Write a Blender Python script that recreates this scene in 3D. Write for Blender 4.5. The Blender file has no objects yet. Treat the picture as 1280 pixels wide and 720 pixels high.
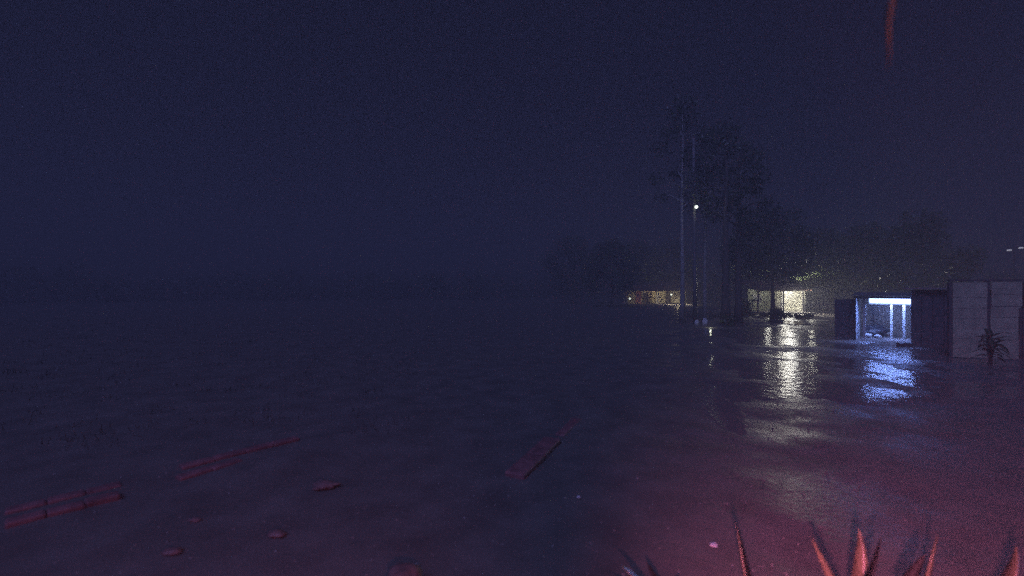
import bpy, bmesh, math, random
import numpy as np
from mathutils import Vector, Matrix, noise
random.seed(7); rnd = random.Random(11)
S = bpy.context.scene
COL = S.collection
R = math.radians

# ------------------------------------------------------------------ camera
F = 586.0            # focal length in pixels of the 1280 wide photograph
CAM_H = 3.0
cam_d = bpy.data.cameras.new('camera'); cam = bpy.data.objects.new('camera', cam_d); COL.objects.link(cam)
cam.location = (0, 0, CAM_H); cam.rotation_euler = (R(90), 0, 0)
cam_d.sensor_width = 36; cam_d.lens = 36 * F / 1280; cam_d.clip_start = 0.05; cam_d.clip_end = 2000
cam_d.dof.use_dof = True; cam_d.dof.focus_distance = 32; cam_d.dof.aperture_fstop = .5
S.camera = cam

def at(px, Y, py=None, z=0.0):
    """world point seen at photo column px (and row py) at distance Y"""
    return Vector(((px - 640) / F * Y, Y, CAM_H - (py - 360) / F * Y if py is not None else z))

# ------------------------------------------------------------------ sky, moon, exposure
NIGHT = (0.0082, 0.0088, 0.0235)
W = bpy.data.worlds.new('World'); S.world = W; W.use_nodes = True
bg = W.node_tree.nodes['Background']; bg.inputs['Color'].default_value = (*NIGHT, 1); bg.inputs['Strength'].default_value = 1.0; W.cycles.sampling_method = 'NONE'
sun_d = bpy.data.lights.new('moon', 'SUN'); sun = bpy.data.objects.new('moon', sun_d); COL.objects.link(sun)
sun_d.energy = 1.72; sun_d.color = (0.275, 0.32, 1.0); sun_d.angle = R(25)
sun.rotation_euler = (R(42), 0, R(-25))          # high behind the camera
S.view_settings.view_transform = 'Standard'; S.view_settings.look = 'None'
S.view_settings.exposure = -0.12; S.view_settings.gamma = 1
S.cycles.volume_bounces = 1
S.cycles.max_bounces = 6
S.cycles.sample_clamp_indirect = 0.6
S.cycles.sample_clamp_direct = 15
S.cycles.use_light_tree = False
S.cycles.use_denoising = False

# ------------------------------------------------------------------ materials
def mat(name, col, rough=0.7, var=0.25, scale=4.0, bump=0.0, bscale=20.0, spec=0.5, emit=None, estr=0, coat=0.0, metal=0.0, trans=0.0):
    m = bpy.data.materials.new(name); m.use_nodes = True
    nt = m.node_tree; n = nt.nodes; p = n['Principled BSDF']
    tc = n.new('ShaderNodeTexCoord')
    nz = n.new('ShaderNodeTexNoise'); nz.inputs['Scale'].default_value = scale; nz.inputs['Detail'].default_value = 6
    nt.links.new(tc.outputs['Object'], nz.inputs['Vector'])
    cr = n.new('ShaderNodeValToRGB')
    cr.color_ramp.elements[0].position = .3; cr.color_ramp.elements[1].position = .7
    cr.color_ramp.elements[0].color = (*[c * (1 - var) for c in col], 1)
    cr.color_ramp.elements[1].color = (*[min(1, c * (1 + var)) for c in col], 1)
    nt.links.new(nz.outputs['Fac'], cr.inputs['Fac']); nt.links.new(cr.outputs['Color'], p.inputs['Base Color'])
    p.inputs['Roughness'].default_value = rough; p.inputs['Specular IOR Level'].default_value = spec
    p.inputs['Metallic'].default_value = metal; p.inputs['Coat Weight'].default_value = coat
    if bump:
        b = n.new('ShaderNodeBump'); b.inputs['Strength'].default_value = bump; b.inputs['Distance'].default_value = .02
        nb = n.new('ShaderNodeTexNoise'); nb.inputs['Scale'].default_value = bscale; nb.inputs['Detail'].default_value = 5
        nt.links.new(tc.outputs['Object'], nb.inputs['Vector'])
        nt.links.new(nb.outputs['Fac'], b.inputs['Height']); nt.links.new(b.outputs['Normal'], p.inputs['Normal'])
    if emit:
        p.inputs['Emission Color'].default_value = (*emit, 1); p.inputs['Emission Strength'].default_value = estr; m.cycles.emission_sampling = 'NONE'
    return m

def ground_material():
    m = bpy.data.materials.new('wet_earth'); m.use_nodes = True
    nt = m.node_tree; n = nt.nodes; p = n['Principled BSDF']; L = nt.links.new
    tc = n.new('ShaderNodeTexCoord')
    def nz(s, d=6, r=.55, vec=None):
        q = n.new('ShaderNodeTexNoise'); q.inputs['Scale'].default_value = s; q.inputs['Detail'].default_value = d
        q.inputs['Roughness'].default_value = r; L(vec or tc.outputs['Object'], q.inputs['Vector']); return q
    c = n.new('ShaderNodeValToRGB'); e = c.color_ramp.elements
    e[0].position = .3; e[0].color = (.125, .11, .095, 1); e[1].position = .72; e[1].color = (.21, .185, .16, 1)
    L(nz(1.3).outputs['Fac'], c.inputs['Fac']); L(c.outputs['Color'], p.inputs['Base Color'])
    r = n.new('ShaderNodeValToRGB'); e = r.color_ramp.elements
    e[0].position = .40; e[0].color = (.44,) * 3 + (1,); e[1].position = .62; e[1].color = (.78,) * 3 + (1,)
    L(nz(.55, 4).outputs['Fac'], r.inputs['Fac']); L(r.outputs['Color'], p.inputs['Roughness'])
    p.inputs['Specular IOR Level'].default_value = .2
    b = n.new('ShaderNodeBump'); b.inputs['Strength'].default_value = .55; b.inputs['Distance'].default_value = .03
    L(nz(7, 8, .6).outputs['Fac'], b.inputs['Height'])
    L(b.outputs['Normal'], p.inputs['Normal'])
    return m

def water_material(name='rain_water', rough=.14, wave=.75):
    m = bpy.data.materials.new(name); m.use_nodes = True
    nt = m.node_tree; n = nt.nodes; p = n['Principled BSDF']; L = nt.links.new
    p.inputs['Base Color'].default_value = (.17, .15, .13, 1); p.inputs['Roughness'].default_value = rough
    p.inputs['IOR'].default_value = 1.33
    tc = n.new('ShaderNodeTexCoord'); q = n.new('ShaderNodeTexNoise'); q.inputs['Scale'].default_value = 3.5; q.inputs['Detail'].default_value = 4
    b = n.new('ShaderNodeBump'); b.inputs['Strength'].default_value = wave; b.inputs['Distance'].default_value = .03
    L(tc.outputs['Object'], q.inputs['Vector']); L(q.outputs['Fac'], b.inputs['Height']); L(b.outputs['Normal'], p.inputs['Normal'])
    return m

M = dict(
    ground=ground_material(), water=water_material(), still_water=water_material('still_water', .06, .06),
    concrete=mat('concrete', (.24, .22, .20), .55, .25, 5, .4, 30),
    red_lit_kerb=mat('kerb_red_light_tint', (.28, .12, .115), .6, .35, 6, .4, 30),  # glow of the red lamp put into the kerb colour
    red_lit_stone=mat('red_lit_stone', (.23, .14, .125), .6, .35, 8, .6, 18),  # part of the red lamp light is put into this stone colour
    stone=mat('stone', (.22, .20, .17), .5, .3, 8, .6, 18),
    bark=mat('bark', (.16, .13, .10), .85, .4, 5, .7, 12),
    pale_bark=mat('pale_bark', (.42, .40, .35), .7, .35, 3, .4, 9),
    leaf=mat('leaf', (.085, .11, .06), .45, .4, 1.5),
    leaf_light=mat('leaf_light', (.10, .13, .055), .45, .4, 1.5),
    agave=mat('agave_leaf', (.22, .165, .085), .27, .35, 9, .25, 40, coat=.15),
    agave_dark=mat('shaded_agave_leaf', (.035, .03, .025), .6, .35, 9, .3, 40),  # darker copy of the agave leaf, shade put into the colour
    board=mat('pale_board', (.50, .49, .33), .7, .22, 2.2, .3, 14),
    batten=mat('weathered_batten', (.13, .12, .11), .8, .3, 6, .3, 20),
    darkwood=mat('dark_wood', (.13, .12, .115), .8, .35, 4, .4, 16),
    plank=mat('grey_plank', (.30, .29, .28), .75, .35, 4, .4, 16),
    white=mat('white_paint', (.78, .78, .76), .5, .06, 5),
    zinc=mat('zinc_sheet', (.30, .31, .32), .45, .2, 3, metal=.4),
    plaster=mat('cream_plaster', (.62, .60, .48), .8, .12, 2.5, .2, 20),
    green_plaster=mat('green_plaster', (.52, .56, .44), .8, .2, 2.5, .2, 20),
    red_plaster=mat('red_plaster', (.42, .16, .11), .8, .2, 2.5),
    tile=mat('roof_tile', (.16, .08, .06), .8, .3, 4, .3, 10),
    metal=mat('grey_metal', (.25, .25, .25), .45, .2, 6, metal=.6),
    tarp=mat('dark_tarp', (.03, .032, .04), .45, .3, 5),
    sack=mat('pale_sack', (.50, .48, .44), .8, .2, 8, .4, 40),
    paper=mat('white_paper', (.85, .85, .85), .5, .05, 10),
    grass=mat('grass_blade', (.12, .12, .10), .5, .4, 1),
    tube=mat('lit_tube', (.9, .9, .9), .4, .02, 2, emit=(.30, .44, 1.0), estr=8),
    warm_bulb=mat('lit_warm_bulb', (.9, .9, .9), .4, .02, 2, emit=(1, .93, .66), estr=9),
    white_bulb=mat('lit_white_bulb', (.9, .9, .9), .4, .02, 2, emit=(.9, 1, .86), estr=4.5),
    faint_bulb=mat('lit_faint_bulb', (.9, .9, .9), .4, .02, 2, emit=(.9, .9, 1), estr=.5),
)

# ------------------------------------------------------------------ helpers
class MB:
    def __init__(s): s.v = []; s.f = []
    def quad(s, *p):
        i = len(s.v); s.v += [tuple(q) for q in p]; s.f.append(tuple(range(i, i + len(p))))
    def box(s, c, d, rz=0.0, tilt=None):
        i = len(s.v); m = Matrix.Rotation(rz, 3, 'Z')
        if tilt is not None: m = m @ tilt
        for x in (-.5, .5):
            for y in (-.5, .5):
                for z in (-.5, .5):
                    s.v.append(tuple(Vector(c) + m @ Vector((x * d[0], y * d[1], z * d[2]))))
        s.f += [tuple(i + k for k in q) for q in ((0,1,3,2),(4,6,7,5),(0,4,5,1),(2,3,7,6),(0,2,6,4),(1,5,7,3))]
    def tube(s, pts, rad, n=8, cap=True):
        pts = [Vector(p) for p in pts]; i0 = len(s.v)
        for k, p in enumerate(pts):
            t = (pts[min(k+1, len(pts)-1)] - pts[max(k-1, 0)]).normalized()
            a = t.cross(Vector((0.31, 0.95, 0.05))).normalized(); b = t.cross(a)
            r = rad[k] if hasattr(rad, '__len__') else rad
            for j in range(n):
                u = 2 * math.pi * j / n
                s.v.append(tuple(p + (a * math.cos(u) + b * math.sin(u)) * r))
        for k in range(len(pts) - 1):
            for j in range(n):
                a = i0 + k*n + j; b = i0 + k*n + (j+1) % n
                s.f.append((a, b, b + n, a + n))
        if cap:
            s.f.append(tuple(i0 + j for j in reversed(range(n)))); s.f.append(tuple(i0 + (len(pts)-1)*n + j for j in range(n)))
    def build(s, name, m, parent=None, smooth=False, bevel=0):
        me = bpy.data.meshes.new(name); me.from_pydata(s.v, [], s.f); me.update()
        return link(name, me, m, parent, smooth, bevel)

def link(name, me, m, parent=None, smooth=False, bevel=0):
    if m is not None and not me.materials: me.materials.append(m)
    o = bpy.data.objects.new(name, me); COL.objects.link(o)
    if parent: o.parent = parent
    if smooth:
        for p in me.polygons: p.use_smooth = True
    if bevel:
        b = o.modifiers.new('bevel', 'BEVEL'); b.width = bevel; b.segments = 2
    return o

def empty(name, loc, rz=0.0):
    o = bpy.data.objects.new(name, None); COL.objects.link(o); o.location = loc; o.rotation_euler.z = rz; o.empty_display_size = .2
    return o
def tag(o, label=None, cat=None, group=None, kind=None):
    if label: o['label'] = label
    if cat: o['category'] = cat
    if group: o['group'] = group
    if kind: o['kind'] = kind
    return o

def blob(name, m, r, seed, squash=(1, 1, 1), rough=.3, sub=3, parent=None):
    bm = bmesh.new(); bmesh.ops.create_icosphere(bm, subdivisions=sub, radius=1)
    for v in bm.verts:
        d = v.co.normalized(); k = 1 + rough * noise.fractal(d * 1.3 + Vector((seed*3.1, seed, 0)), 1, 2, 4)
        v.co = Vector((d.x*squash[0], d.y*squash[1], d.z*squash[2])) * r * k
    me = bpy.data.meshes.new(name); bm.to_mesh(me); bm.free()
    return link(name, me, m, parent, True)

# ------------------------------------------------------------------ ground and puddles
def axis(lo, hi, step, far):
    a = list(np.arange(lo, hi + 1e-6, step)); d = step
    left, right = [], []
    x = lo
    while x > -far: d *= 1.35; x -= d; left.append(max(x, -far))
    x = hi; d = step
    while x < far: d *= 1.35; x += d; right.append(min(x, far))
    return left[::-1] + a + right
def ground_z(x, y):
    k = min(1, max(0, (y - 2) / 3))
    z = .055 * noise.fractal(Vector((x * .42, y * .34, 3.7)), 1.0, 2.0, 4)
    z += .012 * noise.noise(Vector((x * 2.7, y * 2.7, .3)))
    return z * (1 if max(abs(x), abs(y)) < 120 else 0)
xs, ys = axis(-14, 32, .22, 330), axis(2.5, 52, .22, 330)
gv = [(x, y, ground_z(x, y)) for y in ys for x in xs]; nx = len(xs)
gf = [(j*nx+i, j*nx+i+1, (j+1)*nx+i+1, (j+1)*nx+i) for j in range(len(ys)-1) for i in range(nx-1)]
me = bpy.data.meshes.new('ground'); me.from_pydata(gv, [], gf); me.update()
tag(link('ground', me, M['ground'], None, True), kind='structure')
pv_, pf_ = [], []; pxs = np.arange(-2, 34, .4); pys = np.arange(6.5, 52, .4)
for y in pys:
    for x in pxs:
        edge = 11.6 - 3.4 * math.exp(-((x - 4.3) / 1.3) ** 2) + .5 * noise.noise(Vector((x * .6, 2, 1)))
        left = .40 * y - .7 + .8 * noise.noise(Vector((y * .35, 7, 1)))
        t = min(1, max(0, (edge - y + 1.2) / 1.2, (left - x + 1.2) / 1.2))
        pv_.append((x, y, .004 - .13 * t * t * (3 - 2*t)))
n_ = len(pxs)
pf_ = [(j*n_+i, j*n_+i+1, (j+1)*n_+i+1, (j+1)*n_+i) for j in range(len(pys)-1) for i in range(n_-1)]
me = bpy.data.meshes.new('puddle_water'); me.from_pydata(pv_, [], pf_); me.update()
pud = link('puddle_water', me, M['water'], None, True)
tag(pud, kind='structure')
mb = MB(); c = at(984, 40.5); ring = []
for k in range(28):
    a = 2*math.pi*k/28; w = 1 + .22*noise.noise(Vector((math.cos(a)*1.6, math.sin(a)*1.6, 4)))
    ring.append((c.x + 1.25*w*math.cos(a) + .3*math.sin(a), c.y + 3.2*w*math.sin(a), .062))
mb.quad(*ring)
tag(mb.build('bright_puddle', M['still_water']), kind='structure')
def gz(p): return Vector((p[0], p[1], ground_z(p[0], p[1])))

# ------------------------------------------------------------------ trees
def leaves(n, centers, size, rng, flat=.0):
    """many small leaf quads spread through clumps [(centre, radius)]"""
    vs = []; fs = []
    wts = [c[1] ** 2 for c in centers]
    for k in range(n):
        c, r = rng.choices(centers, wts)[0]
        d = Vector((rng.gauss(0, 1), rng.gauss(0, 1), rng.gauss(0, .75)))
        d = d.normalized() * r * (rng.random() ** .45)
        p = c + d
        s = size * rng.uniform(.6, 1.4)
        u = Vector((rng.gauss(0, 1), rng.gauss(0, 1), rng.gauss(-.4, .7))).normalized()
        w = u.cross(Vector((rng.gauss(0, 1), rng.gauss(0, 1), rng.gauss(0, 1)))).normalized()
        i = len(vs)
        vs += [tuple(p - u * s), tuple(p + w * s * .36), tuple(p + u * s), tuple(p - w * s * .36)]
        fs.append((i, i+1, i+2, i+3))
    me = bpy.data.meshes.new('crown'); me.from_pydata(vs, [], fs); me.update(); return me

def tree(name, base, h, trunk_r, crown_lo, crown_r, label, cat, group, m_trunk, m_leaf, seed, nclump=16, nleaf=2600, leaf=.22, lean=(0, 0), squash=1.0):
    rng = random.Random(seed); base = gz(base) - Vector((0, 0, .08))
    root = empty(name, base); tag(root, label, cat, group)
    t = MB(); pts = []; rad = []
    for k in range(9):
        u = k / 8
        pts.append(Vector((lean[0]*u*u*h + .12*trunk_r*8*noise.noise(Vector((u*3, seed, 0)))*u, lean[1]*u*h + .1*noise.noise(Vector((u*3, seed, 5)))*u, u*h*.93)))
        rad.append(trunk_r * (1.35 if k == 0 else 1) * (1 - .82*u))
    t.tube(pts, rad, 9); cl = []
    def trunk_at(u):
        a = u * 8; i = min(7, int(a)); return pts[i].lerp(pts[i+1], a - i)
    for k in range(nclump):
        u = crown_lo + (1 - crown_lo) * (k + rng.random()) / nclump
        p = trunk_at(min(.98, u)); ang = k * 2.4 + rng.uniform(-.4, .4)
        w = crown_r * math.sin(math.pi * min(.97, (.22 + .75 * (u - crown_lo) / (1 - crown_lo)))) * rng.uniform(.55, 1.1)
        q = p + Vector((math.cos(ang) * w, math.sin(ang) * w, rng.uniform(.1, .5) * crown_r * .6 * squash))
        t.tube([p - Vector((0, 0, .02*h)), p.lerp(q, .5) + Vector((0, 0, .08*w)), q], [trunk_r*(1-u)*.55+.03, trunk_r*(1-u)*.35+.02, .012], 5)
        cl.append((q, crown_r * rng.uniform(.26, .46)))
    t.build('trunk', m_trunk, root, True)
    link('crown', leaves(nleaf, cl, leaf, rng), m_leaf, root)
    return root

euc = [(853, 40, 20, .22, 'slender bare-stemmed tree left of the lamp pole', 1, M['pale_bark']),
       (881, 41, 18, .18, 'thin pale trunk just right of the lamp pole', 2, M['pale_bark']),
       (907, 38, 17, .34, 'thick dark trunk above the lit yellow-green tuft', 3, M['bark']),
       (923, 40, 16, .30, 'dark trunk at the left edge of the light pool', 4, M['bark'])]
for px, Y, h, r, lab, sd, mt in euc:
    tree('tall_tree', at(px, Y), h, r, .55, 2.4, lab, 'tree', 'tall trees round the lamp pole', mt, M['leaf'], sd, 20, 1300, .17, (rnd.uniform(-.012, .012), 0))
tree('leaning_tree', at(966, 46), 11.5, .22, .36, 3.4, 'dark trunk standing before the brightly lit porch', 'tree', None, M['bark'], M['leaf'], 21, 24, 3000, .2, (-.02, 0))
for i, (px, Y, h, cr, lab) in enumerate([(985, 63, 11, 4.2, 'leafy tree rising directly behind the lit porch'),
                           (1040, 60, 10, 4.0, 'leafy tree right of the lit porch, its leaves catching the light'),
                           (940, 66, 12, 4.2, 'leafy tree behind the left end of the lit porch'),
                           (1082, 58, 10, 4.0, 'dark tree behind the blue-lit shelter'),
                           (1150, 48, 10, 4.0, 'dark tree behind the plank storeroom')]):
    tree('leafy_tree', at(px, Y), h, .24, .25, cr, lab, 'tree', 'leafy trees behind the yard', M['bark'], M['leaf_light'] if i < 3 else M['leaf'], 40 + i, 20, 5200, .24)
for i, (px, Y, h, cr, lab) in enumerate([(765, 74, 10, 4.5, 'tree at the left end of the distant warm-lit house'),
                           (800, 96, 12, 5, 'tree behind the warm-lit house, left side'),
                           (842, 98, 12, 5, 'tree behind the warm-lit house, right side'),
                           (715, 88, 12, 5, 'leftmost dark tree of the distant row')]):
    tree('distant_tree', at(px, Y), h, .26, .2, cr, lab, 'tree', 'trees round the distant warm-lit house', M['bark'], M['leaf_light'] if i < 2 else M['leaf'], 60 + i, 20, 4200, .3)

# far-off wood that reads as one dark mass
rng = random.Random(5); cl = []
for k in range(130):
    a = R(-62 + 124 * (k + rng.random()) / 130); d = rng.uniform(118, 150); h = rng.uniform(3, 7)
    for q in range(3): cl.append((Vector((math.sin(a)*d + rng.uniform(-3, 3), math.cos(a)*d, h * (q + .5) / 3)), rng.uniform(2.5, 4.2)))
tag(link('far_wood', leaves(26000, cl, .75, rng), M['leaf']), 'dark mass of a far-off wood along the horizon', 'wood', None, 'stuff')

# ------------------------------------------------------------------ lamp pole
bp = gz(at(869, 39)); pole = empty('lamp_pole', bp)
tag(pole, 'pale utility pole carrying one small greenish-white lamp', 'lamp pole')
mb = MB(); mb.tube([(0, 0, -.1), (-.03, 0, 4), (-.08, 0, 9), (-.14, 0, 15.5)], [.17, .15, .13, .09], 10); mb.build('pole', M['concrete'], pole, True)
mb = MB(); mb.tube([(-.08, 0, 9.5), (-.08, -.35, 9.75)], .025, 6); mb.build('bracket', M['metal'], pole)
mb = MB(); mb.box((-.08, -.42, 9.74), (.16, .16, .06)); lh = mb.build('lamp_head', M['metal'], pole)
bm = bmesh.new(); bmesh.ops.create_uvsphere(bm, u_segments=10, v_segments=8, radius=.13); me = bpy.data.meshes.new('bulb'); bm.to_mesh(me); bm.free()
b = link('bulb', me, M['white_bulb'], lh, True); b.location = (-.08, -.44, 9.68)
mb = MB(); mb.box((-.13, 0, 14.9), (1.6, .1, .12)); mb.build('crossarm', M['batten'], pole)
def lamp(name, loc, power, col, size=.1, parent=None, kind='POINT', aim=None, angle=None, blend=1.0):
    d = bpy.data.lights.new(name, kind); o = bpy.data.objects.new(name, d); COL.objects.link(o)
    d.energy = power; d.color = col; o.location = loc
    if kind in ('POINT', 'SPOT'): d.shadow_soft_size = size
    if kind == 'SPOT': d.spot_size = angle; d.spot_blend = blend
    if aim is not None: o.rotation_euler = (Vector(aim) - Vector(loc)).to_track_quat('-Z', 'Y').to_euler()
    if parent:
        o.parent = parent
    return o
lamp('pole_light', (-.08, -.62, 9.66), 9, (.9, 1, .82), .06, pole)

# ------------------------------------------------------------------ lit porch (centre right)
HY = 58.0
hx0, hx1 = at(938, HY).x, at(994, HY).x
porch = empty('lit_porch', (hx0, HY, 0)); tag(porch, 'small porch house brightly lit from inside beyond the yard', 'house')
wid = hx1 - hx0; mid = wid * .56
def pbox(name, c, d, m, par=porch):
    q = MB(); q.box(c, d); return q.build(name, m, par)
pbox('floor_slab', (wid/2, -1.0, .06), (wid + .6, 6.0, .16), M['concrete'])
pbox('wall', (mid/2 + .1, 1.2, 1.5), (mid - .25, .16, 2.7), M['green_plaster'])
pbox('wall', (mid + (wid-mid)/2, .9, 1.5), (wid - mid, .16, 2.7), M['plaster'])
pbox('side_wall', (wid + .08, -.4, 1.5), (.14, 2.7, 2.7), M['plaster'])
pbox('added_partition', (mid, -.1, 1.5), (.12, 2.3, 2.7), M['plaster'])  # added to keep the ceiling lamp off the left wall
dr = pbox('door', (mid + .95, .79, 1.14), (.85, .05, 2.0), M['white']); 
pbox('handle', (mid + 1.28, .74, 1.1), (.1, .06, .05), M['metal'], dr)
wf = pbox('window', (mid*.45, 1.09, 1.65), (1.1, .05, 1.0), M['white'])
pbox('pane', (mid*.45 - .25, 1.055, 1.65), (.44, .02, .82), M['zinc'], wf); pbox('pane', (mid*.45 + .25, 1.055, 1.65), (.44, .02, .82), M['zinc'], wf)
for x in (.05, mid, wid - .1): pbox('post', (x, -1.7, 1.38), (.13, .13, 2.48), M['darkwood'])
pbox('beam', (wid/2, -1.7, 2.69), (wid + .5, .16, .14), M['darkwood'])
rf = MB(); rf.quad((-.5, -2.3, 2.72), (wid+.6, -2.3, 2.72), (wid+.6, 2.6, 3.9), (-.5, 2.6, 3.9)); rf.quad((-.5, -2.3, 2.80), (wid+.6, -2.3, 2.80), (wid+.6, 2.6, 3.98), (-.5, 2.6, 3.98))
rf.quad((-.5, -2.3, 2.72), (wid+.6, -2.3, 2.72), (wid+.6, -2.3, 2.80), (-.5, -2.3, 2.80)); rf.build('roof', M['tile'], porch)
bm = bmesh.new(); bmesh.ops.create_uvsphere(bm, u_segments=12, v_segments=8, radius=.13); me = bpy.data.meshes.new('ceiling_lamp'); bm.to_mesh(me); bm.free()
b = link('ceiling_lamp', me, M['warm_bulb'], porch, True); b.location = (mid + 1.15, -.2, 2.45)
lamp('porch_light', (mid + 1.15, -.2, 2.25), 8000, (1, .96, .83), .12, porch)
bm = bmesh.new(); bmesh.ops.create_uvsphere(bm, u_segments=10, v_segments=8, radius=.1); me = bpy.data.meshes.new('flood_lamp'); bm.to_mesh(me); bm.free()
b = link('flood_lamp', me, M['warm_bulb'], porch, True); b.location = (mid + .55, -2.3, 2.45)
lamp('porch_light', (wid + .35, -2.6, 2.5), 110, (1, .97, .80), .12, porch)  # extra lamp without a fixture, added to light the trees by the porch
lamp('flood_light', (mid + .55, -2.45, 2.4), 4500, (1, .98, .90), .1, porch, 'SPOT', aim=(mid + 1.1 - 5.5, -19, 0), angle=R(66), blend=.7)
lamp('porch_light', (mid*.5, -1.2, 2.3), 110, (1, .98, .85), .12, porch)

# hedge mound and bushes between the porch and the yard
def bush(name, base, w, h, n, size, label, m, seed, cat='bush', group=None):
    rng = random.Random(seed); base = gz(base); root = empty(name, base); tag(root, label, cat, group)
    cl = [(Vector((rng.uniform(-.5, .5)*w, rng.uniform(-.35, .35)*w, rng.uniform(.2, .75)*h)), rng.uniform(.2, .34)*h + .1) for _ in range(10)]
    t = MB()
    for c, r in cl: t.tube([(rng.uniform(-.08, .08), rng.uniform(-.08, .08), -.05), c * .5 + Vector((0, 0, .05)), c], [.03, .02, .008], 5)
    t.build('stem', M['bark'], root, True); link('foliage', leaves(n, cl, size, rng), m, root); return root
bush('round_bush', at(970, 44.5), 1.0, 1.15, 1500, .1, 'dark round bush below the lit porch wall', M['leaf'], 3)
bush('low_bush', at(1003, 47), 1.7, .36, 900, .09, 'low dark bush right of the bright puddle', M['leaf'], 4)
bush('low_bush', at(986, 48.5), 1.9, .28, 900, .08, 'low dark bush between bright porch floor and bright puddle', M['leaf'], 5)
bush('low_bush', at(947, 49), 2.2, .5, 900, .09, 'low dark bush under the left part of the porch', M['leaf'], 6)
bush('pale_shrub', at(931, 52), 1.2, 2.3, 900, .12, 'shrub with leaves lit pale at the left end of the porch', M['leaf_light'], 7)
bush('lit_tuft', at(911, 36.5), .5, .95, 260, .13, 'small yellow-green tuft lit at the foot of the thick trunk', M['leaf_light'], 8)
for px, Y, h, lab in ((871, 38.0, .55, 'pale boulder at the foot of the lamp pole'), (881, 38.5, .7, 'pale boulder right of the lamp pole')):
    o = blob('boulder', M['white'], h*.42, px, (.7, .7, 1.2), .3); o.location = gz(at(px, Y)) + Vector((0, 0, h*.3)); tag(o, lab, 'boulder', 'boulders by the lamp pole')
lamp('tree_foot_light', gz(at(888, 35.4)) + Vector((0, 0, .25)), 7, (.95, 1, .75), .05)

# ------------------------------------------------------------------ distant warm-lit house (left of the poles)
FY = 88.0
fx0, fx1 = at(783, FY).x, at(862, FY).x; fw = fx1 - fx0
far = empty('warm_house', (fx0, FY, 0)); tag(far, 'distant low house with a warm-lit veranda beyond the trees', 'house')
pbox('wall', (fw/2, 2.2, 1.3), (fw, .2, 2.6), M['plaster'], far)
pbox('red_pillar', (2.2, -.1, 1.25), (1.0, .5, 2.3), M['red_plaster'], far)
pbox('pillar', (5.8, -.1, 1.25), (.6, .4, 2.3), M['plaster'], far)
for x in (4.2, 8.6): 
    d = pbox('door', (x, 2.06, 1.05), (1.0, .06, 2.1), M['darkwood'], far)
rf = MB(); rf.quad((-.6, -.8, 2.45), (fw+.6, -.8, 2.45), (fw+.6, 4.5, 4.2), (-.6, 4.5, 4.2)); rf.quad((-.6, -.8, 2.55), (fw+.6, -.8, 2.55), (fw+.6, 4.5, 4.3), (-.6, 4.5, 4.3)); rf.build('roof', M['tile'], far)
bm = bmesh.new(); bmesh.ops.create_uvsphere(bm, u_segments=10, v_segments=8, radius=.16); me = bpy.data.meshes.new('veranda_lamp'); bm.to_mesh(me); bm.free()
b = link('veranda_lamp', me, M['white_bulb'], far, True); b.location = (at(838, FY).x - fx0, -.5, 1.75)
b = link('veranda_lamp', me.copy(), M['white_bulb'], far, True); b.location = (.5, -.5, 1.0)
lamp('veranda_light', (fw*.5, .6, 2.1), 70, (1, .72, .36), .1, far)
lamp('apron_light', (at(848, 83).x - fx0, -5, .8), 1200, (1, .83, .5), .1, far)
mb = MB(); a, b_, c, d = at(812, 86), at(866, 86), at(866, 73), at(840, 77)
mb.quad((a.x, a.y, .08), (d.x, d.y, .08), (c.x, c.y, .08), (b_.x, b_.y, .08))
tag(mb.build('concrete_apron', M['sack']), kind='structure')

# ------------------------------------------------------------------ blue-lit shelter
sh = empty('shelter', (19.78, 26.97, 0), R(-40)); tag(sh, 'open shelter with a glaring blue-white tube under its roof', 'shelter')
def sbox(name, c, d, m, par=sh, rz=0):
    q = MB(); q.box(c, d, rz); return q.build(name, m, par)
# local x 0..5, y 0..5 (back)
for k in range(15): 
    h = 2.45 + .02 * math.sin(k * 5); sbox('plank', (.18 + k * .345, 5.0 + .012 * (k % 3), h/2), (.32, .03, h), M['plank'])
for k in range(3): sbox('plank', (-.22 - .4*k, 2.4 + .034*(k % 2), 1.15), (.43, .03, 2.3), M['darkwood'])
for k in range(7): sbox('side_plank', (-.02 - .008*(k % 2), .55 + k * .66, 1.2), (.03, .62, 2.4), M['plank'])
for x, y, w in ((.30, 1.7, .14), (1.55, 2.35, .11), (2.12, 2.2, .13), (.95, 4.2, .10), (1.2, 4.4, .08), (.72, 4.3, .09)):
    sbox('post', (x, y, 1.2), (w, w, 2.4), M['sack'] if y < 4 else M['darkwood'])
sbox('beam', (2.5, 1.55, 2.44), (5.4, .12, .12), M['darkwood']); sbox('beam', (2.5, 4.9, 2.52), (5.4, .1, .12), M['darkwood'])
for k in range(6):
    q = MB(); x0 = -.3 + k * .95; n = 12
    for j in range(n):
        xa, xb = x0 + .97*j/n, x0 + .97*(j+1)/n; za, zb = .03*math.sin(j*math.pi*.9), .03*math.sin((j+1)*math.pi*.9)
        q.quad((xa, .9, 2.56+za), (xb, .9, 2.56+zb), (xb, 5.5, 2.72+zb), (xa, 5.5, 2.72+za))
    o = q.build('roof_sheet', M['zinc'], sh); o.location.z = .006 * (k % 2)
fx, fe = .55, 2.52
lf = MB(); lf.box(((fx+fe)/2, 1.90, 2.22), (fe - fx + .1, .05, .40)); hd = lf.build('bloom_housing', M['white'], sh)  # tall white housing and thick tubes stand in for the tube's bloom
q = MB(); q.tube([(fx, 1.80, 2.20), (fe, 1.80, 2.17)], .09, 10); q.build('tube', M['tube'], hd, True)
q = MB(); q.tube([(fx, 1.80, 2.39), (fe, 1.80, 2.36)], .08, 10); q.build('tube', M['tube'], hd, True)
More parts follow.
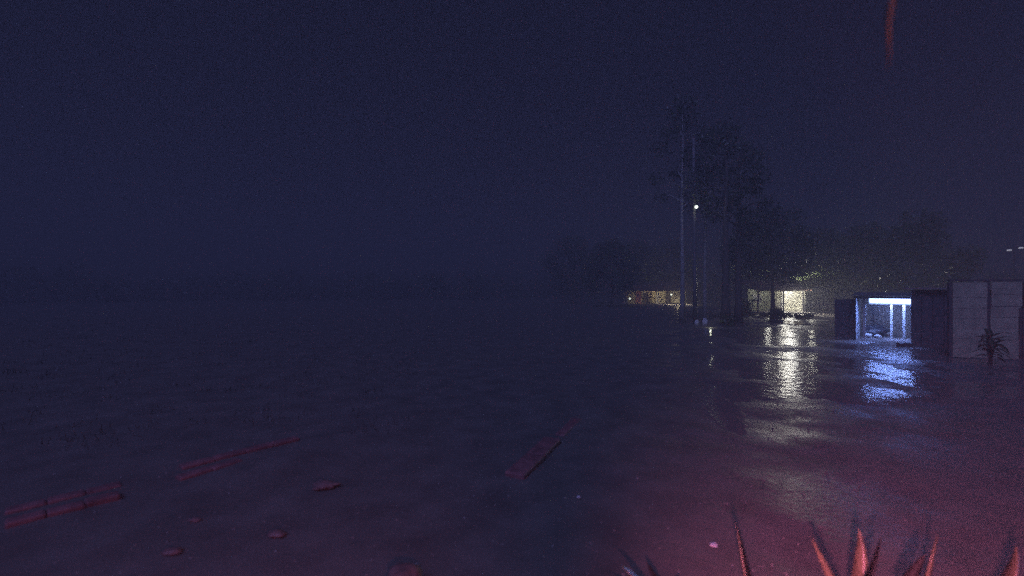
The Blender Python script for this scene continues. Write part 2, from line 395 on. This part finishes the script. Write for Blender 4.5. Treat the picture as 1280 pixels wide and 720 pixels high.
al = lamp('shelter_light', ((fx+fe)/2, 1.75, 2.05), 430, (.19, .32, 1.0), parent=sh, kind='AREA', aim=((fx+fe)/2, .6, 0)); al.data.shape = 'RECTANGLE'; al.data.size = fe - fx; al.data.size_y = .12
al2 = lamp('shelter_light', ((fx+fe)/2 + .2, 2.1, 2.05), 95, (.36, .48, 1.0), parent=sh, kind='AREA', aim=((fx+fe)/2 + .8, 4.6, .8)); al2.data.shape = 'RECTANGLE'; al2.data.size = 1.7; al2.data.size_y = .12

o = blob('tarp_heap', M['tarp'], .62, 4, (1.15, .6, .62), .5, 4); o.location = gz(at(1093, 29.2)) + Vector((0, 0, .33)); tag(o, 'low heap under a dark tarpaulin inside the blue-lit shelter', 'heap')
for px, Y, r, lab in ((1106, 29.6, .24, 'pale sack leaning at the right end of the dark heap'), (1085, 28.2, .2, 'pale sack on the floor left of the dark heap'), (1097, 28.0, .16, 'small pale sack in front of the dark heap')):
    o = blob('sack', M['sack'], r, px, (1.2, .8, .75), .25); o.location = gz(at(px, Y)) + Vector((0, 0, r*.66)); tag(o, lab, 'sack', 'pale sacks round the heap')
q = MB(); q.box((0, 0, .09), (.85, .2, .18), .2); o = q.build('timber_beam', M['darkwood'], None, False, .01); o.location = gz(at(1131, 24.2)); tag(o, 'dark timber beam lying at the storeroom corner', 'beam')

# plank storeroom in front of the shelter's right end
st = empty('storeroom', (20.85, 24.5, 0), R(-40)); tag(st, 'dark plank storeroom between the blue-lit shelter and the pale wall', 'storeroom')
for k in range(10): sbox('plank', (.21 + k*.425, -.012*(k % 2), 1.45), (.405, .04, 2.9), M['darkwood'], st)
for k in range(3): sbox('side_plank', (.02, .28 + k*.44, 1.45), (.04, .42, 2.9), M['darkwood'], st)
sbox('wall', (2.15, 1.42, 1.45), (4.2, .08, 2.9), M['darkwood'], st)
q = MB(); q.box((2.1, .7, 2.98), (4.7, 2.1, .06)); q.build('roof', M['zinc'], st)

# pale board wall at the right
wl = empty('board_wall', (18.95, 20.2, 0), R(-12)); tag(wl, 'tall pale wall of wide boards at the right edge', 'wall')
u = 20.2 / F
def course(x0, x1, zs, dy):
    for a, b in zip(zs[:-1], zs[1:]):
        sbox('board', ((x0+x1)/2, dy + rnd.uniform(-.012, .012), (a+b)/2), (x1-x0-.02, .04, b-a-.012), M['board'], wl)
course(.02, 1.28, [.02, .42, .84, 1.27, 1.70, 2.12, 2.60, 3.24], 0)
course(1.36, 2.44, [.02, .42, .85, 1.30, 1.76, 2.22], -.03)
course(1.42, 2.52, [2.24, 2.72, 3.26], -.01)
course(2.86, 4.8, [.02, .55, 1.1, 1.65, 2.2], -.05)
sbox('post', (1.32, .07, 1.66), (.12, .12, 3.3), M['batten'], wl)
sbox('post', (2.66, 0, 1.62), (.18, .16, 3.2), M['batten'], wl)
sbox('batten', (2.50, -.07, 1.1), (.05, .04, 2.1), M['batten'], wl); sbox('batten', (2.38, -.08, 1.1), (.04, .04, 2.1), M['batten'], wl)
sbox('post', (-.05, .05, 1.62), (.12, .12, 3.24), M['batten'], wl)
sbox('top_rail', (1.3, .06, 3.33), (2.8, .16, .08), M['batten'], wl)

# broad-leaved plant in front of the pale wall
pb = gz(at(1238, 18.4)); pl = empty('broad_leaf_plant', pb); tag(pl, 'dark broad-leaved plant growing before the pale board wall', 'plant')
q = MB(); q.tube([(0, 0, -.05), (.03, 0, .6), (-.04, 0, 1.2)], [.06, .05, .03], 7); q.build('stem', M['bark'], pl, True)
def blade(base, tip, w, sag, m, name, parent, n=10, fold=.25, side=None, smooth=True, bow=0.0):
    """a tapered leaf with a folded midrib and real thickness"""
    base, tip = Vector(base), Vector(tip); ax = (tip - base); L = ax.length; d = ax.normalized()
    sd = side or d.cross(Vector((0, 0, 1)))
    sd = Vector(sd).normalized(); up = sd.cross(d).normalized(); vs = []; fs = []
    for k in range(n + 1):
        u_ = k / n; c = base + ax * u_ + Vector((0, 0, sag * L * math.sin(math.pi * u_))) + sd * (bow * L * math.sin(math.pi * u_) + .012 * L * math.sin(u_ * 9 + L * 40))
        ww = w * (.75 + .9*u_ - 1.62*u_**2.2) * .5 if u_ < 1 else .002
        ww = max(ww, .002); th = .012 * (1 - u_ * .8)
        vs += [tuple(c - sd*ww + up*ww*fold*2), tuple(c), tuple(c + sd*ww + up*ww*fold*2), tuple(c - up*th)]
    for k in range(n):
        a = 4*k; b = a + 4
        fs += [(a, a+1, b+1, b), (a+1, a+2, b+2, b+1), (a+2, a+3, b+3, b+2), (a+3, a, b, b+3)]
    fs += [(3, 2, 1, 0)]
    me = bpy.data.meshes.new(name); me.from_pydata(vs, [], fs); me.update(); return link(name, me, m, parent, smooth)
for k in range(26):
    a = k * 2.4; e = -.25 + .95 * (k % 5) / 4; l = rnd.uniform(.45, .9)
    z0 = .3 + .034 * k
    blade((0, 0, z0), (math.cos(a)*l*math.cos(e), math.sin(a)*l*math.cos(e), z0 + l*math.sin(e)*.8 - .12), .24, .14, M['leaf'], 'leaf', pl, 7, .1, bow=rnd.uniform(-.1, .1))

# small twin lamps beyond the pale wall
tp = empty('twin_lamp_post', gz(at(1268, 34))); tag(tp, 'thin post with two faint white lamps seen above the pale wall', 'lamp post')
z = at(0, 34, 311).z
q = MB(); q.tube([(0, 0, -.1), (0, 0, z + .1)], .05, 7); q.build('pole', M['darkwood'], tp)
q = MB(); q.box((0, 0, z + .1), (1.0, .06, .06)); q.build('crossarm', M['darkwood'], tp)
for dx, dz in ((-.42, -.1), (.42, .07)):
    q = MB(); q.tube([(dx - .14, -.05, z + dz - .02), (dx + .14, -.05, z + dz)], .055, 8); q.build('bulb', M['faint_bulb'], tp, True)

# ------------------------------------------------------------------ foreground: edging rows, stones, scraps
def edging(p0, p1, n, label, h=.1, gap=.004, name='edging_row', wid=.21):
    p0, p1 = gz(p0), gz(p1); d = p1 - p0; L = d.length; root = empty(name, p0, math.atan2(d.y, d.x)); tag(root, label, 'kerb', 'kerb rows along the drive')
    l = L / n
    for k in range(n):
        q = MB(); c = (l*(k+.5), rnd.uniform(-.015, .015), h*.4 - .07 + rnd.uniform(-.008, .008))
        q.box(c, (l - gap, wid, h + .1), rnd.uniform(-.015, .015)); q.build('kerb_stone', M['red_lit_kerb'], root, False, .03)
def gp(px, py): Y = F * CAM_H / (py - 360); return at(px, Y)
edging(gp(5, 659), gp(150, 622), 3, 'nearer kerb row, coloured as if red-lit, at the lower left, leftmost stretch')
edging(gp(5, 642), gp(152, 607), 3, 'further kerb row, coloured as if red-lit, at the lower left, leftmost stretch', .08)
edging(gp(222, 600), gp(300, 576), 2, 'short kerb row, coloured as if red-lit, right of the leftmost stretch, nearer line', .08)
edging(gp(225, 587), gp(372, 550), 4, 'kerb row, coloured as if red-lit, running on up to the dark, further line', .08)
edging(gp(642, 599), gp(692, 553), 2, 'short kerb row, coloured as if red-lit, near the picture middle', .12, wid=.34)
edging(gp(700, 545), gp(722, 524), 1, 'single kerb stone beyond the short red-tinted kerb row', .06)
for px, py, r, lab in ((405, 609, .14, 'flat stone lit dull red, farthest of the loose stones'), (346, 670, .085, 'small flat stone below the farthest loose stone'),
                       (243, 652, .06, 'small stone right of the nearer kerb row'), (216, 692, .08, 'stone near the bottom left under the kerb rows')):
    o = blob('stone', M['red_lit_stone'], r, px, (1.4, .9, .4), .45); o.location = gz(gp(px, py)) + Vector((0, 0, r*.3)); tag(o, lab, 'stone', 'loose stones on the ground')
o = blob('rock', M['red_lit_stone'], .19, 12, (1.1, 1.0, 1.0), .4); o.location = gz(gp(505, 740)) + Vector((0, 0, .1)); tag(o, 'big rough stone lit red at the bottom edge', 'rock')
for px, py, w, a, lab in ((723, 624, .05, .3, 'tiny white scrap on the ground near the picture middle'), (892, 683, .08, -.4, 'small white scrap left of the tall leaning red leaf')):
    q = MB(); q.box((0, 0, .03), (w, w*.4, .02), a); q.box((w*.2, w*.3, .035), (w*.5, w*.4, .016), a + .6)
    o = q.build('paper_scrap', M['paper']); o.location = gz(gp(px, py)); tag(o, lab, 'scrap', 'white scraps')

# gravel and low grass
rng = random.Random(31); vs = []; fs = []
for k in range(1900):
    y = 4.6 + 11 * rng.random() ** 1.3; x = rng.uniform(-.95, 1.0) * y * 1.1
    c = gz((x, y)); q = .005 + .022 * rng.random() ** 2.5; a = rng.uniform(0, 6.28); i = len(vs)
    for t in range(4): vs.append((c.x + math.cos(a + t*1.57)*q*rng.uniform(.8, 1.4), c.y + math.sin(a + t*1.57)*q*rng.uniform(.6, 1.2), c.z - .004))
    vs.append((c.x + rng.uniform(-.3, .3)*q, c.y, c.z + q*rng.uniform(.5, 1.0)))
    fs += [(i+t, i+(t+1) % 4, i+4) for t in range(4)]
me = bpy.data.meshes.new('gravel'); me.from_pydata(vs, [], fs); tag(link('gravel', me, M['stone']), 'loose gravel scattered over the near ground', 'gravel', None, 'stuff')
vs = []; fs = []
for k in range(350):
    y = rng.uniform(9, 48); x = rng.uniform(-1.15, -.1) * y - 1.5
    for b_ in range(16):
        c = gz((x + rng.gauss(0, .22), y + rng.gauss(0, .22))); h = rng.uniform(.06, .2); a = rng.uniform(0, 6.28); w = .012; i = len(vs)
        dx, dy = math.cos(a), math.sin(a); lx, ly = rng.gauss(0, .06), rng.gauss(0, .06)
        vs += [(c.x - dx*w, c.y - dy*w, c.z - .01), (c.x + dx*w, c.y + dy*w, c.z - .01), (c.x + lx, c.y + ly, c.z + h)]; fs.append((i, i+1, i+2))
me = bpy.data.meshes.new('grass_tufts'); me.from_pydata(vs, [], fs); tag(link('grass_tufts', me, M['grass']), 'thin grass tufts over the dark left field', 'grass', None, 'stuff')

# spiky plants along the bottom right
def rosette(px, Y, label, listed, filler, seed, m_fill):
    rng = random.Random(seed); b = gz(at(px, Y)); root = empty('agave_plant', b); tag(root, label, 'agave', 'spiky agave plants in the foreground')
    for tx, ty, dY, w, sag, m in listed:
        tip = at(tx, Y + dY, ty) - b
        ba = Vector((tip.x*.12, tip.y*.12, .02))
        blade(ba, tip, w * 1.6, sag, m, 'leaf', root, 14, .28, bow=(-.10 if tx < px else .10))
    for k in range(filler):
        a = k * 2.4 + rng.uniform(-.3, .3); e = rng.uniform(.1, .55); l = rng.uniform(.4, .6)
        blade((0, 0, .03), (math.cos(a)*l*math.cos(e), math.sin(a)*l*math.cos(e), .03 + l*math.sin(e)), .1, .06, m_fill, 'leaf', root, 8, .28)
A, D = M['agave'], M['agave_dark']
rosette(958, 4.0, 'agave with one tall red-lit leaf leaning left', [(919, 652, .15, .115, -.02, A)], 9, 1, A)
rosette(1050, 3.9, 'agave with a glinting leaf and a bent red leaf beside it', [(1013, 670, -.05, .11, .0, A), (1072, 660, .2, .11, -.03, A), (1102, 672, -.1, .10, .03, D)], 9, 2, A)
rosette(1142, 4.0, 'agave with the brightest short upright leaf', [(1172, 668, -.1, .10, .0, A), (1160, 692, -.25, .09, .05, D)], 8, 3, A)
rosette(1225, 4.1, 'agave with a faint leaf pointing to the right edge', [(1270, 682, 0, .10, .03, A)], 7, 4, A)
rosette(838, 4.1, 'low agave with only leaf tips showing, leftmost of the row', [(776, 706, 0, .12, .08, A)], 8, 5, D)

# palm at the right, out of the frame, with one drooping frond tip at the top
pm = empty('palm_tree', gz((3.4, .7, 0))); tag(pm, 'thin drooping palm frond tip hanging into the top right', 'palm')
q = MB(); q.tube([(0, 0, -.1), (.05, 0, 2.4), (0, 0, 4.9)], [.17, .13, .11], 10); q.build('trunk', M['bark'], pm, True)
o0 = Vector((3.4, .7, 0))
tipA, tipB = at(1116, 1.7, -20), at(1108, 1.7, 92)
q = MB(); q.tube([Vector((0, 0, 4.9)), Vector((-.7, .35, 5.5)), Vector((-1.5, .8, 5.2)), tipA - o0 + Vector((.1, .05, .45)), tipA - o0], [.03, .025, .018, .01, .006], 6); q.build('frond_stalk', M['bark'], pm, True)
blade(tipA - o0 + Vector((.03, 0, .12)), tipB - o0, .028, .05, M['agave'], 'frond_tip', pm, 14, .2, side=(1, -.3, 0))
for k in range(7):
    a = k * .9 + 2.4 + .9
    blade((0, 0, 4.9), (math.cos(a)*1.5, -abs(math.sin(a))*1.2, 5.0), .3, .25, M['leaf'], 'frond', pm, 8, .2)

# red porch lamp below the camera with an added hood and an added spot on the frond
rl = empty('red_lamp', (.12, 0, 2.36)); tag(rl, 'small red lamp on the house just under the camera', 'lamp')
q = MB(); q.box((0, -.09, .03), (.3, .08, .16)); q.build('lamp_body', M['metal'], rl)
q = MB(); q.box((0, .06, .075), (.5, .26, .02)); q.box((0, .19, .045), (.5, .015, .08)); q.build('added_lamp_hood', M['metal'], rl)  # unseen hood added to block red light going upward
lamp('red_light', (.03, .03, 0), 2050, (1, .23, .42), .05, rl, 'SPOT', aim=(.03 + math.sin(R(52)), .03 + math.cos(R(52)), -.43), angle=R(90), blend=1.0)
lamp('red_light', (-.03, .03, 0), 230, (1, .23, .38), .05, rl, 'SPOT', aim=(-.03 - math.sin(R(38)), .03 + math.cos(R(38)), -.40), angle=R(84), blend=1.0)
lamp('frond_fill_light', (.36, .2, .2), 110, (1, .2, .3), .02, rl, 'SPOT', aim=(1.2, 1.7, 1.75), angle=R(22), blend=.8)  # red spot added only to light the frond tip

# ------------------------------------------------------------------ night haze
q = MB(); q.box((0, 0, 12.0), (720, 720, 27)); hz = q.build('haze', None); hz['kind'] = 'stuff'
hm = bpy.data.materials.new('night_haze'); hm.use_nodes = True; nt = hm.node_tree; nt.nodes.remove(nt.nodes['Principled BSDF'])
pv = nt.nodes.new('ShaderNodeVolumePrincipled'); pv.inputs['Density'].default_value = .016; pv.inputs['Color'].default_value = (.37, .37, .37, 1)
nt.links.new(pv.outputs['Volume'], nt.nodes['Material Output'].inputs['Volume'])
hz.data.materials.append(hm)
